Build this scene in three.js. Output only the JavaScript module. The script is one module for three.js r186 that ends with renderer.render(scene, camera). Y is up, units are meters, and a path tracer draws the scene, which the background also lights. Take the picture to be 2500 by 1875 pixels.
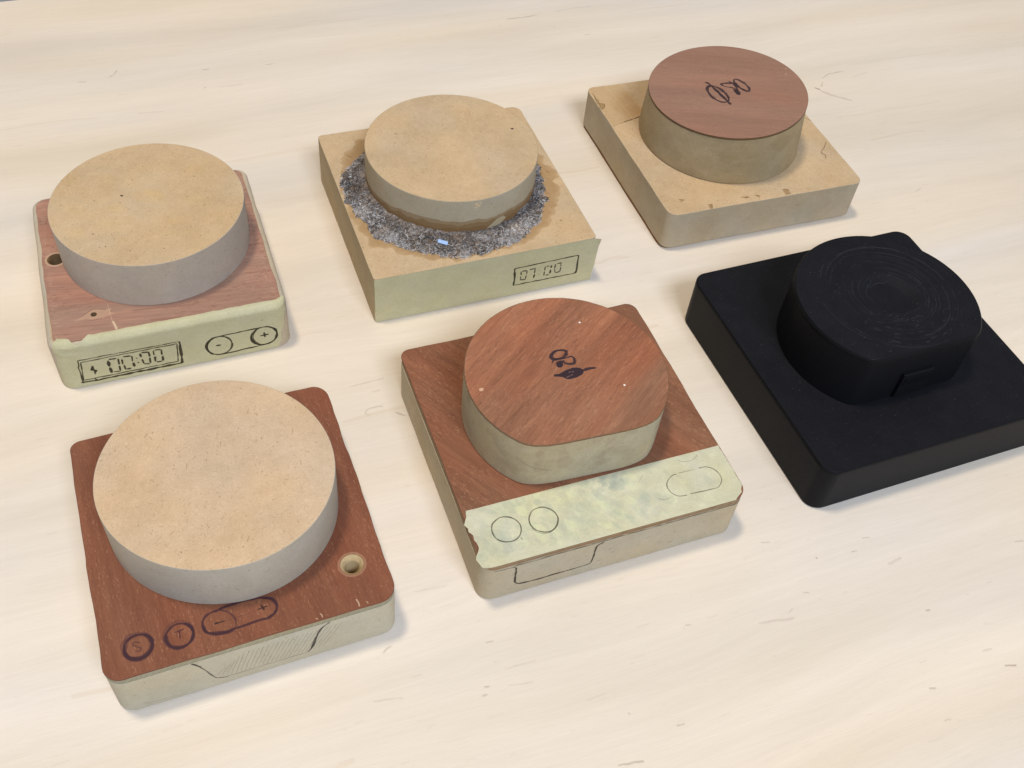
import * as THREE from 'three';
import { mergeGeometries } from 'three/addons/utils/BufferGeometryUtils.js';
import { RectAreaLightUniformsLib } from 'three/addons/lights/RectAreaLightUniformsLib.js';

// ------------------------------------------------------------------ camera, light, exposure
const scene = new THREE.Scene();
const camera = new THREE.PerspectiveCamera(40.73, 4 / 3, 0.01, 20);
camera.position.set(0, 0.34518, 0);
camera.rotation.order = 'YXZ';
camera.rotation.set(-49.49 * Math.PI / 180, 0, 7.06 * Math.PI / 180);
scene.add(camera);

const renderer = new THREE.WebGLRenderer({ antialias: true });
renderer.toneMapping = THREE.LinearToneMapping;
renderer.toneMappingExposure = 0.925;
renderer.shadowMap.enabled = true;

scene.background = new THREE.Color().setRGB(0.27, 0.28, 0.31);   // the dim room all round, out of view

RectAreaLightUniformsLib.init();
// two ceiling lamps: a warm one almost overhead to the left, a cooler one in front and to the right, behind the camera
const LAMPS = [
  { at: [-0.50, 2.45, -0.30], aim: [0, 0, -0.30], size: [0.27, 0.27], color: [1.0, 0.875, 0.70], power: 136, label: 'warm square ceiling lamp above the table on the left' },
  { at: [0.75, 1.85, 1.15], aim: [0.05, 0, -0.30], size: [0.95, 0.55], color: [0.70, 0.81, 1.0], power: 30, label: 'cool wide ceiling lamp in front of the table' },
];

// ------------------------------------------------------------------ helpers
const MM = 0.001, TAU = Math.PI * 2;
function rng(seed) { let a = seed >>> 0; return () => { a = (a + 0x6D2B79F5) | 0; let t = Math.imul(a ^ (a >>> 15), 1 | a); t = (t + Math.imul(t ^ (t >>> 7), 61 | t)) ^ t; return ((t ^ (t >>> 14)) >>> 0) / 4294967296; }; }
const PERM = new Float32Array(65536); { const r = rng(77); for (let i = 0; i < 65536; i++) PERM[i] = r() * 2 - 1; }
const lat = (x, y) => PERM[((x * 157 + y * 1031 + ((x * y) & 63) * 7) & 65535)];
function noise(x, y) {
  const xi = Math.floor(x), yi = Math.floor(y); let fx = x - xi, fy = y - yi;
  fx = fx * fx * (3 - 2 * fx); fy = fy * fy * (3 - 2 * fy);
  const a = lat(xi, yi), b = lat(xi + 1, yi), c = lat(xi, yi + 1), d = lat(xi + 1, yi + 1);
  return a + (b - a) * fx + (c - a + (a - b - c + d) * fx) * fy;
}
const fbm = (x, y, n = 3) => { let s = 0, a = 0.6; for (let i = 0; i < n; i++) { s += a * noise(x, y); x = x * 2.03 + 17.3; y = y * 2.03 + 5.1; a *= 0.5; } return s; };

// canvases in millimetres
function surface(w, h, ppm, fn) {
  const W = Math.min(2048, Math.round(w * ppm)), H = Math.min(2048, Math.round(h * ppm));
  const cv = document.createElement('canvas'); cv.width = W; cv.height = H;
  const ctx = cv.getContext('2d'), im = ctx.createImageData(W, H), d = im.data;
  for (let j = 0, k = 0; j < H; j++) for (let i = 0; i < W; i++, k += 4) {
    const c = fn((i + 0.5) / W * w, (j + 0.5) / H * h);
    d[k] = c[0]; d[k + 1] = c[1]; d[k + 2] = c[2]; d[k + 3] = 255;
  }
  ctx.putImageData(im, 0, 0);
  ctx.scale(W / w, H / h); ctx.lineCap = 'round'; ctx.lineJoin = 'round';
  return { cv, ctx, w, h };
}
function tex(s, wrap) {
  const t = new THREE.CanvasTexture(s.cv); t.colorSpace = THREE.SRGBColorSpace; t.anisotropy = 8;
  t.wrapS = t.wrapT = wrap || THREE.RepeatWrapping; return t;
}
const rgba = (c, a) => `rgba(${c[0] | 0},${c[1] | 0},${c[2] | 0},${a})`;
function line(ctx, pts, w, style) { ctx.strokeStyle = style; ctx.lineWidth = w; ctx.beginPath(); pts.forEach((p, i) => i ? ctx.lineTo(p[0], p[1]) : ctx.moveTo(p[0], p[1])); ctx.stroke(); }
function poly(ctx, pts, style) { ctx.fillStyle = style; ctx.beginPath(); pts.forEach((p, i) => i ? ctx.lineTo(p[0], p[1]) : ctx.moveTo(p[0], p[1])); ctx.closePath(); ctx.fill(); }
const PR = rng(4242);
// a hand-drawn stroke: uneven pressure along the way
function pen(ctx, pts, w, c, a = 0.9, wob = 0.06) {
  const q = [], at = (i) => pts[Math.max(0, Math.min(pts.length - 1, i))];
  if (pts.length > 2) {                                       // round the corners as a hand does
    const c = []; for (let i = 0; i + 1 < pts.length; i++) for (let k = 0; k < 6; k++) { const t = k / 6, [a, b, d, e] = [at(i - 1), at(i), at(i + 1), at(i + 2)]; c.push([0, 1].map((m) => 0.5 * (2 * b[m] + (d[m] - a[m]) * t + (2 * a[m] - 5 * b[m] + 4 * d[m] - e[m]) * t * t + (3 * b[m] - a[m] - 3 * d[m] + e[m]) * t * t * t))); }
    c.push(at(pts.length)); pts = c;
  }
  for (let i = 0; i + 1 < pts.length; i++) {
    const [x0, y0] = pts[i], [x1, y1] = pts[i + 1], n = Math.max(1, Math.ceil(Math.hypot(x1 - x0, y1 - y0) / 0.5));
    for (let k = 0; k < n; k++) q.push([x0 + (x1 - x0) * k / n, y0 + (y1 - y0) * k / n]);
  }
  q.push(pts[pts.length - 1]);
  const ph = PR() * 100, L = [0], lft = [], rgt = [];
  for (let i = 1; i < q.length; i++) L.push(L[i - 1] + Math.hypot(q[i][0] - q[i - 1][0], q[i][1] - q[i - 1][1]));
  const p = q.map((v, i) => [v[0] + wob * 2 * noise(ph + L[i] * 0.45, 3), v[1] + wob * 2 * noise(ph + L[i] * 0.45, 9)]);
  p.forEach((v, i) => {
    const a = p[Math.max(0, i - 1)], b = p[Math.min(p.length - 1, i + 1)], dx = b[0] - a[0], dy = b[1] - a[1], l = Math.hypot(dx, dy) || 1, e = Math.min(1, 0.55 + Math.min(L[i], L[L.length - 1] - L[i]) / w);
    const k = w / 2 * e * (0.95 + 0.4 * noise(ph + L[i] * 0.5, 21) + 0.12 * noise(ph + L[i] * 4, 33)); lft.push([v[0] - dy / l * k, v[1] + dx / l * k]); rgt.push([v[0] + dy / l * k, v[1] - dx / l * k]);
  });
  poly(ctx, [...lft, ...rgt.reverse()], rgba(c, a * 0.8)); line(ctx, p, w * 0.55, rgba(c, a * 0.45));
}
const ring = (cx, cy, rx, ry = rx, a0 = 0, a1 = 360, n = 30) => Array.from({ length: n + 1 }, (_, i) => { const a = (a0 + (a1 - a0) * i / n) * Math.PI / 180; return [cx + rx * Math.cos(a), cy + ry * Math.sin(a)]; });

// what the pieces are made of
const mdfColour = (base, seed, rough = 1) => (x, y) => {
  const m = fbm(x / 14 + seed, y / 14, 2) * 8 + fbm(x / 3 + seed * 2, y / 3, 2) * 5 * rough, f = noise(x * 3.1 + seed, y * 3.1) * 5 * rough + noise(x * 7 + seed, y * 7.3) * 5 * rough;
  const t = fbm(x / 20 + seed * 3, y / 20 + 9, 2) * 5;
  return [base[0] + m + f + t, base[1] + m + f, base[2] + m + f - t * 1.3];
};
function fibres(s, seed, n, ox = 0, oy = 0) {       // pressed wood fibres: short curved hairs, light and dark
  const r = rng(seed), { ctx } = s;
  for (let i = 0; i < n; i++) {
    const x = ox + r() * s.w, y = oy + r() * s.h, a = r() * TAU, l = 0.3 + r() * r() * 1.6, b = a + (r() - 0.5), dark = r();
    const c = dark < 0.55 ? [232, 208, 166] : dark < 0.93 ? [140, 108, 66] : [84, 62, 38];
    line(ctx, [[x, y], [x + Math.cos(a) * l / 2, y + Math.sin(a) * l / 2], [x + Math.cos(a) * l / 2 + Math.cos(b) * l / 2, y + Math.sin(a) * l / 2 + Math.sin(b) * l / 2]], 0.1 + r() * 0.16, rgba(c, 0.12 + r() * 0.25));
  }
  for (let i = 0; i < n / 70; i++) { const x = ox + r() * s.w, y = oy + r() * s.h; line(ctx, [[x, y], [x + 0.5 * (r() - 0.5), y + 0.9 * (r() - 0.5)]], 0.2 + r() * 0.2, rgba([92, 70, 40], 0.5)); }
}
const veneerColour = (base, seed, ang, str = 1) => {
  const C = Math.cos(ang), S = Math.sin(ang);
  return (x, y) => {
    const g = x * C + y * S, t = -x * S + y * C + 0.6 * noise(g0(x, y, C, S) / 22 + seed, 4);
    const v = (fbm(t / 7 + seed, g / 55, 2) * 13 + fbm(t / 1.3 + seed, g / 16, 2) * 9 + noise(t / 0.32 + seed, g / 4) * 6) * str, h = fbm(t / 11 - seed, g / 40 + 3, 2) * 7 * str;
    return [base[0] + v + h, base[1] + v * 0.8 - h * 0.3, base[2] + v * 0.65 - h * 0.6];
  };
};
const g0 = (x, y, C, S) => x * C + y * S;
function pores(s, seed, n, ang, light, alpha, ox, oy, lmax = 2.2) {   // open grain of the veneer, some pores filled with pale sanding dust
  const r = rng(seed), { ctx } = s;
  for (let i = 0; i < n; i++) {
    const x = ox + r() * s.w, y = oy + r() * s.h; if (fbm(x / 14 + seed, y / 14, 2) < -0.35 + r() * 0.5) continue;
    const a = ang + (r() - 0.5) * 0.18, l = 0.4 + r() * r() * lmax, c = r() < light ? [212, 172, 134] : [64, 34, 22];
    line(ctx, [[x, y], [x + Math.cos(a) * l, y + Math.sin(a) * l]], 0.1 + r() * 0.14, rgba(c, alpha * (0.25 + r() * 0.75)));
  }
}
function grey(w, h, fn) {
  const d = new Uint8Array(w * h * 4);
  for (let j = 0, k = 0; j < h; j++) for (let i = 0; i < w; i++, k += 4) { const v = Math.max(0, Math.min(255, fn(i, j) * 255)); d[k] = d[k + 1] = d[k + 2] = v; d[k + 3] = 255; }
  const t = new THREE.DataTexture(d, w, h); t.magFilter = THREE.LinearFilter; t.minFilter = THREE.LinearFilter; t.wrapS = t.wrapT = THREE.RepeatWrapping; t.needsUpdate = true; return t;
}
const bumpFine = grey(512, 512, (i, j) => 0.5 + 0.22 * noise(i / 3, j / 3) + 0.2 * noise(i / 9, j / 9) + 0.12 * noise(i / 1.3, j / 1.3));
const bumpTape = grey(512, 512, (i, j) => 0.5 + 0.3 * fbm(i / 8, j / 30, 2) + 0.2 * noise(i / 4, j / 4));
const bumpLayers = grey(256, 256, (i, j) => 0.5 + 0.34 * Math.sin(j / 256 * TAU * 32) + 0.14 * noise(i / 3, j / 2));
const bumpGrain = grey(512, 512, (i, j) => 0.5 + 0.25 * noise(i / 40, j / 2) + 0.2 * noise(i / 14, j / 4));
function rep(t, x, y) { const c = t.clone(); c.repeat.set(x, y); c.needsUpdate = true; return c; }
function mat(map, o = {}) { return new THREE.MeshStandardMaterial({ map: map || null, roughness: 0.85, metalness: 0, ...o }); }

// outlines run back > left > front > right so that the front face is one stretch of the perimeter
function finish(pts, nrm) {
  const s = [0]; for (let i = 0; i < pts.length; i++) { const a = pts[i], b = pts[(i + 1) % pts.length]; s.push(s[i] + Math.hypot(b[0] - a[0], b[1] - a[1])); }
  return { pts, nrm, s, P: s[pts.length] };
}
function roundRect(w, d, r, wob = 0, seed = 0) {
  const rr = Array.isArray(r) ? r : [r, r, r, r];            // back-left, front-left, front-right, back-right
  const pts = [], nrm = [], put = (x, z, nx, nz) => { const k = wob ? wob * fbm((x + 300) / 9 + seed, (z + 300) / 9, 2) : 0; pts.push([x + nx * k, z + nz * k]); nrm.push([nx, nz]); };
  const edge = (x0, z0, x1, z1, nx, nz) => { const n = Math.max(2, Math.round(Math.hypot(x1 - x0, z1 - z0) / 3)); for (let i = 1; i < n; i++) put(x0 + (x1 - x0) * i / n, z0 + (z1 - z0) * i / n, nx, nz); };
  const X = w / 2, Z = d / 2, cs = [[-1, -1, 270], [-1, 1, 180], [1, 1, 90], [1, -1, 0]];
  put(0, -Z, 0, -1);
  edge(0, -Z, -X + rr[0], -Z, 0, -1);
  cs.forEach(([sx, sz, a0], k) => {
    const q = rr[k]; for (let i = 0; i <= 7; i++) { const a = (a0 - 90 * i / 7) * Math.PI / 180, nx = Math.cos(a), nz = Math.sin(a); put(sx * (X - q) + q * nx, sz * (Z - q) + q * nz, nx, nz); }
    if (k === 0) edge(-X, -Z + q, -X, Z - rr[1], -1, 0);
    if (k === 1) edge(-X + q, Z, X - rr[2], Z, 0, 1);
    if (k === 2) edge(X, Z - q, X, -Z + rr[3], 1, 0);
    if (k === 3) edge(X - q, -Z, 0, -Z, 0, -1);
  });
  return finish(pts, nrm);
}
function polar(cx, cz, rf, n = 128) {                         // phi = 0 at the back, 90 left, 180 front
  const pts = [], nrm = [], P = (i) => { const f = i / n * TAU, r = rf(f); return [cx - r * Math.sin(f), cz - r * Math.cos(f)]; };
  for (let i = 0; i < n; i++) { pts.push(P(i)); const a = P(i - 0.5), b = P(i + 0.5), dx = b[0] - a[0], dz = b[1] - a[1], l = Math.hypot(dx, dz); nrm.push([-dz / l, dx / l]); }
  return finish(pts, nrm);
}
const flatFront = (r, flat, k, turn = 0) => (f) => { const c = -Math.cos(f - turn); if (c <= 0.15) return r; const b = flat / c, h = Math.max(0, k - Math.abs(r - b)) / k; return Math.min(r, b) - h * h * k * 0.25; };
const side = (s, x) => s[x];
function loft(o, profile, { h0 = 0, h1 = 1, warp } = {}) {
  const n = o.pts.length, m = profile.length, pos = [], nor = [], uv = [], idx = [];
  const pn = profile.map((p, j) => { const a = profile[Math.max(0, j - 1)], b = profile[Math.min(m - 1, j + 1)], di = b[0] - a[0], dy = b[1] - a[1], l = Math.hypot(di, dy) || 1; return [dy / l, di / l]; });
  for (let j = 0; j < m; j++) for (let i = 0; i <= n; i++) {
    const k = i % n, [px, pz] = o.pts[k], [nx, nz] = o.nrm[k], [ins, y] = profile[j];
    let v = [px - nx * ins, y, pz - nz * ins]; if (warp) v = warp(v);
    pos.push(...v); nor.push(nx * pn[j][0], pn[j][1], nz * pn[j][0]); uv.push(o.s[i] / o.P, (y - h0) / (h1 - h0));
  }
  for (let j = 0; j + 1 < m; j++) for (let i = 0; i < n; i++) { const a = j * (n + 1) + i, b = a + 1, c = a + n + 1, d = c + 1; idx.push(a, b, d, a, d, c); }
  return geo(pos, nor, uv, idx);
}
function geo(pos, nor, uv, idx) {
  const g = new THREE.BufferGeometry();
  g.setAttribute('position', new THREE.Float32BufferAttribute(pos.map((v) => v * MM), 3));
  if (nor) g.setAttribute('normal', new THREE.Float32BufferAttribute(nor, 3));
  g.setAttribute('uv', new THREE.Float32BufferAttribute(uv, 2)); g.setIndex(idx); if (!nor) g.computeVertexNormals();
  return g;
}
function cap(o, inset, y, { up = true, holes = [], size = 100, warp, centre = [0, 0] } = {}) {
  const c = o.pts.map((p, i) => new THREE.Vector2(p[0] - o.nrm[i][0] * inset, p[1] - o.nrm[i][1] * inset)), hs = holes.map((h) => h.map((p) => new THREE.Vector2(p[0], p[1])));
  const f = THREE.ShapeUtils.triangulateShape(c, hs), all = [...c, ...hs.flat()], pos = [], nor = [], uv = [], idx = [];
  all.forEach((p) => { let v = [p.x, y, p.y]; if (warp) v = warp(v); pos.push(...v); nor.push(0, up ? 1 : -1, 0); uv.push((p.x - centre[0]) / size + 0.5, 0.5 - (p.y - centre[1]) / size); });
  f.forEach(([a, b, d]) => { const A = all[a], B = all[b], D = all[d], k = (B.x - A.x) * (D.y - A.y) - (B.y - A.y) * (D.x - A.x); ((k < 0) === up) ? idx.push(a, b, d) : idx.push(a, d, b); });
  return geo(pos, nor, uv, idx);
}
const arc = (y0, y1, rt, rb, n = 4) => {                       // profile of a block with a rounded top and bottom edge
  const p = []; for (let i = 0; i <= n; i++) { const a = Math.PI / 2 * i / n; p.push([rb * (1 - Math.sin(a)), y0 + rb * (1 - Math.cos(a))]); }
  for (let i = 0; i <= n; i++) { const a = Math.PI / 2 * i / n; p.push([rt * (1 - Math.cos(a)), y1 - rt * (1 - Math.sin(a))]); }
  return p;
};
function add(parent, name, g, m, label) {
  const o = new THREE.Mesh(g, m); o.name = name; o.castShadow = o.receiveShadow = true; if (label) o.userData.label = label; parent.add(o); return o;
}
// block with its own side and top surface; cut holes get their own wells
function block(parent, name, o, y0, y1, rt, rb, sideMat, topMat, opt = {}) {
  const parts = [loft(o, arc(y0, y1, rt, rb, opt.n || 4), { h0: y0, h1: y1, warp: opt.warp }), cap(o, rt, y1, opt), cap(o, rb, y0, { up: false, warp: opt.warp, holes: opt.through ? opt.holes : [] })];
  return add(parent, name, mergeGeometries(parts, true), [sideMat, topMat, sideMat], opt.label);
}
function sheet(P, nu, nv, t, uvOf) {                           // a thin sheet with real thickness over a grid of points
  const pos = [], uv = [], idx = [], p = (u, v) => P(u, v);
  const N = (u, v) => { const e = 1e-3, a = p(Math.min(1, u + e), v), b = p(Math.max(0, u - e), v), c = p(u, Math.min(1, v + e)), d = p(u, Math.max(0, v - e)); return new THREE.Vector3(a[0] - b[0], a[1] - b[1], a[2] - b[2]).cross(new THREE.Vector3(c[0] - d[0], c[1] - d[1], c[2] - d[2])).normalize(); };
  for (let l = 0; l < 2; l++) for (let j = 0; j <= nv; j++) for (let i = 0; i <= nu; i++) { const u = i / nu, v = j / nv, q = p(u, v), n = N(u, v); pos.push(q[0] - n.x * t * l, q[1] - n.y * t * l, q[2] - n.z * t * l); uv.push(...uvOf(q, u, v)); }
  const w = nu + 1, L = w * (nv + 1);
  for (let j = 0; j < nv; j++) for (let i = 0; i < nu; i++) { const a = j * w + i; idx.push(a, a + 1, a + w + 1, a, a + w + 1, a + w); idx.push(L + a, L + a + w + 1, L + a + 1, L + a, L + a + w, L + a + w + 1); }
  const rim = []; for (let i = 0; i < nu; i++) rim.push(i); for (let j = 0; j < nv; j++) rim.push(j * w + nu); for (let i = nu; i > 0; i--) rim.push(nv * w + i); for (let j = nv; j > 0; j--) rim.push(j * w);
  for (let i = 0; i < rim.length; i++) { const a = rim[i], b = rim[(i + 1) % rim.length]; idx.push(a, a + L, b, b, a + L, b + L); }
  return geo(pos, null, uv, idx);
}
function thing(name, label, category, x, z, turn, group) {
  const g = new THREE.Group(); g.name = name; g.position.set(x * MM, 0.00004, z * MM); g.rotation.y = turn * Math.PI / 180; g.userData = { label, category }; if (group) g.userData.group = group; scene.add(g); return g;
}
const lerpList = (list, t) => { if (t <= list[0][0]) return list[0][1]; for (let i = 0; i + 1 < list.length; i++) if (t <= list[i + 1][0]) { const [a, b] = list[i], [c, d] = list[i + 1]; return b + (d - b) * (t - a) / (c - a); } return list[list.length - 1][1]; };
const circ = (cx, cz, r, n = 28) => Array.from({ length: n }, (_, i) => [cx + r * Math.cos(i / n * TAU), cz + r * Math.sin(i / n * TAU)]);
function well(parent, cx, cz, y, prof, m, jag = 0, seed = 0, name = 'screw_hole') {          // prof: [radius, depth] from the rim to the floor
  const n = 28, pos = [], uv = [], idx = [];
  prof.forEach(([r, d], j) => { for (let i = 0; i <= n; i++) { const a = i / n * TAU, k = j && r > 0.1 ? r * (1 + jag * noise(i % n * 0.6 + seed, j * 3)) : r; pos.push(cx + k * Math.cos(a), y - d, cz + k * Math.sin(a)); uv.push(i / n, j / prof.length); } });
  for (let j = 0; j + 1 < prof.length; j++) for (let i = 0; i < n; i++) { const a = j * (n + 1) + i, b = a + 1, c = a + n + 1, d = c + 1; idx.push(a, b, d, a, d, c); }
  return add(parent, name, geo(pos, null, uv, idx), m);
}

// ------------------------------------------------------------------ table
const TURN = 25.5;
{
  const X0 = -130, X1 = 600, Z0 = -632, Z1 = -40, W = X1 - X0, H = Z1 - Z0;
  const s = surface(W, H, 2.8, (px, py) => {
    const x = px + X0, z = py + Z0, t = z + 5 * noise(x / 120, z / 60) + 2 * noise(x / 45, z / 25);
    const broad = fbm(x / 240 + 3, t / 30, 3) * 13, mid = fbm(x / 90 + 8, t / 6, 2) * 4.5, fine = noise(x / 22, t / 1.1) * 1.6 + noise(x / 9, t / 0.5) * 1.5, cloud = fbm(x / 60, z / 48 + 7, 2) * 5;
    const warm = fbm(x / 190 + 31, t / 36 + 5, 2) * 11;
    const v = broad * 0.7 + mid * 0.7 + fine + cloud * 0.6;
    return [224 + v + warm * 0.3, 210 + v - warm * 0.1, 190 + v * 1.1 - warm * 0.8];
  });
  const { ctx } = s, r = rng(9);
  ctx.translate(-X0, -Z0);
  for (let i = 0; i < 2600; i++) { const x = X0 + r() * W, z = Z0 + r() * H; if (fbm(x / 90, z / 50 + 40, 2) < r() * 0.7 - 0.45) continue; const l = 0.8 + r() * r() * 7, a = (r() - 0.5) * 0.1; line(ctx, [[x, z], [x + l, z + l * a]], 0.2 + r() * 0.3, rgba([160, 134, 104], 0.04 + r() * 0.12)); }
  for (let i = 0; i < 36; i++) { const x = X0 + r() * W, z = Z0 + r() * H, l = 20 + r() * 60; const pts = []; for (let k = 0; k <= 10; k++) pts.push([x + l * k / 10, z + 1.2 * noise(k * 0.4 + i * 9, 2)]); line(ctx, pts, 0.5 + r() * 1.4, rgba([196, 168, 130], 0.08 + r() * 0.14)); }
  // the small flaws that show between the models: checks, nicks, pencil dots, a pin knot
  const marks = [[[-12, -539.4, -9.3, -541.6, -7.3, -545.1], .5, .6], [[-29.2, -538.3, -24.5, -537.5], .5, .4], [[37.8, -534.9, 41.4, -535.1], .7, .35], [[35.6, -517.2, 37.1, -517.9], .6, .35], [[44, -516.3, 56.8, -515.8], .4, .25], [[73.1, -532, 77.6, -532.1], .5, .35], [[-1.8, -502.1, 11.6, -500.6], .5, .2], [[-10.2, -521.6, -4.9, -520.9], .4, .2],
    [[226.8, -548.2, 238.7, -548, 247.6, -549], .6, .5], [[261.2, -550.1, 273.6, -551.5, 285.7, -550.7], .6, .25], [[252.9, -533.1, 253.1, -532.9], .8, .9], [[268.4, -520.8, 272.1, -520], .6, .3], [[384, -434.9, 386.6, -432.7], 1.3, .6], [[394.6, -443, 401.8, -446.1, 411.9, -446.5], .8, .3], [[386, -431.8, 390.9, -425.4, 400.2, -418], 2.5, .16], [[414.1, -439.8, 426.2, -441.8], .6, .2], [[387.6, -333.8, 393, -335.6], .6, .25], [[392.5, -439.5, 388.9, -435], 1.5, .15],
    [[39.4, -161.2, 41.1, -162.4, 43, -162.7], .8, .3], [[69.8, -138.2, 71.7, -137.8], .6, .4], [[67.9, -135.2, 69.9, -135.2], .7, .3], [[75.7, -153.7, 78.6, -153.4], .4, .35], [[78.9, -142.2, 90.5, -141.7], .5, .15], [[31.4, -145.1, 41.8, -143], .7, .15], [[57.3, -181.3, 69.4, -180.1], .5, .15], [[78, -136, 86.7, -134.3], .5, .15],
    [[211.8, -148, 212, -147.6], .8, .95], [[148.7, -137.4, 150.8, -137.3], .5, .4], [[147.6, -136.6, 148, -136.4], .9, .35], [[240.8, -114.4, 242.8, -114.2], .6, .5], [[256.5, -85.6, 260.9, -84.7], .7, .5], [[223.3, -87.2, 225.9, -86.7], .8, .3], [[114.7, -113.4, 114.8, -113.1], .7, .7], [[103.5, -97.8, 112.5, -96.4], .7, .4], [[128.5, -104, 131.6, -103.7], .6, .35], [[198.8, -135.8, 201, -135.3], .5, .35], [[193.9, -160.8, 197.6, -159.9], .5, .3], [[227.1, -146, 229.5, -145.6], .5, .35], [[252.2, -93.4, 256.1, -93], .5, .3], [[221.7, -75.2, 224.3, -74.9], .6, .3], [[175.8, -129.9, 189.7, -127.4], 1.2, .13], [[238.4, -136.4, 245.4, -137.7], 1.8, .13], [[295.3, -129.6, 299.4, -128.9], .6, .3], [[235, -150.1, 238.1, -149.4], .5, .3], [[188.7, -129.8, 191.5, -131.2], .5, .25],
    [[59.1, -284.4, 68, -284.7, 74.1, -285.2], .6, .25], [[62.6, -269.9, 65.6, -270.6, 69.8, -270], .6, .25], [[73.9, -265.3, 77.4, -262.4], .8, .4], [[62.6, -269.9, 61.6, -268.3, 63, -267], .8, .2], [[67.4, -279, 71.3, -278.8], .5, .2]];
  for (const [p, w, a] of marks) { const pts = []; for (let i = 0; i < p.length; i += 2) pts.push([p[i], p[i + 1]]); pen(ctx, pts, w * 0.8, [104, 84, 64], a * (a > 0.65 ? 1 : 0.85), 0.1); }
  const map = tex(s, THREE.MirroredRepeatWrapping);
  const m = mat(map, { roughness: 0.62, bumpMap: rep(bumpGrain, 6, 12), bumpScale: 0.00004 });
  // board 20 mm thick with an eased edge; its back edge just shows in the upper left corner of the picture
  const bx0 = -420, bx1 = 880, bz0 = -632, bz1 = 320, o = roundRect(bx1 - bx0, bz1 - bz0, 3), cx = (bx0 + bx1) / 2, cz = (bz0 + bz1) / 2;
  const g = mergeGeometries([loft(o, arc(-20, 0, 1, 1), { h0: -20, h1: 0 }), cap(o, 1, 0), cap(o, 1, -20, { up: false })], false), p = g.attributes.position, uv = g.attributes.uv;
  for (let i = 0; i < p.count; i++) uv.setXY(i, (p.getX(i) / MM + cx - X0) / W, 1 - (p.getZ(i) / MM + cz - Z0) / H);
  g.translate(cx * MM, 0, cz * MM);
  const t = new THREE.Mesh(g, m); t.name = 'table_top'; t.rotation.y = TURN * Math.PI / 180; t.receiveShadow = t.castShadow = true; t.userData = { kind: 'structure', label: 'pale birch plywood table top the models stand on', category: 'table' }; scene.add(t);
}

// shared pieces
const GROUP = 'alarm clock models set out on the table';
const MDF = [194, 166, 128], MDFEDGE = [186, 171, 146];
const INK = [46, 26, 28], PENCIL = [66, 60, 46];
const fineBump = (x, y, k = 0.00005) => ({ bumpMap: rep(bumpFine, x, y), bumpScale: k });
function mdfTop(size, seed, paint, base = MDF, n = 5200) { const s = surface(size, size, 9, mdfColour(base, seed)); fibres(s, seed, Math.round(n * size * size / 10000)); s.ctx.translate(size / 2, size / 2); if (paint) paint(s.ctx, s); return mat(tex(s), { roughness: 0.9, ...fineBump(size / 30, size / 30) }); }
function mdfSide(P, h, seed, paint, base = MDFEDGE) {
  const f = mdfColour(base, seed, 0.8), s = surface(P, h, 6, (x, y) => f(x, y)), r = rng(seed + 5); fibres(s, seed + 1, Math.round(P * h * 0.22));
  for (let i = 0; i < P * h * 0.006; i++) { const x = r() * P, y = r() * h; line(s.ctx, [[x, y], [x + (r() - 0.5) * 1.2, y + (r() - 0.5) * 0.4]], 0.2 + r() * 0.4, rgba([120, 104, 80], 0.2 + r() * 0.2)); }
  if (paint) paint(s.ctx, s); return mat(tex(s), { roughness: 0.93, ...fineBump(P / 30, h / 30) });
}
function tapeMat(w, h, seed, paint, blot = 1, TAPE = [192, 185, 147]) {
  const ppm = 9;
  const s = surface(w, h, ppm, (x, y) => { const v = fbm(x / 5 + seed, y / 4, 3) * 9 * blot + noise(x / 0.9 + seed, y / 0.35) * 3 + noise(x * 2.2, y * 2.2) * 3, g = fbm(x / 8 + seed, y / 7 + 3, 2) * 8 * blot; return [TAPE[0] + v + g * 0.2, TAPE[1] + v, TAPE[2] + v - g]; });
  if (paint) paint(s.ctx); return mat(tex(s, THREE.ClampToEdgeWrapping), { roughness: 0.8, bumpMap: rep(bumpTape, w / 22, h / 22), bumpScale: 0.00007 });
}

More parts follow.
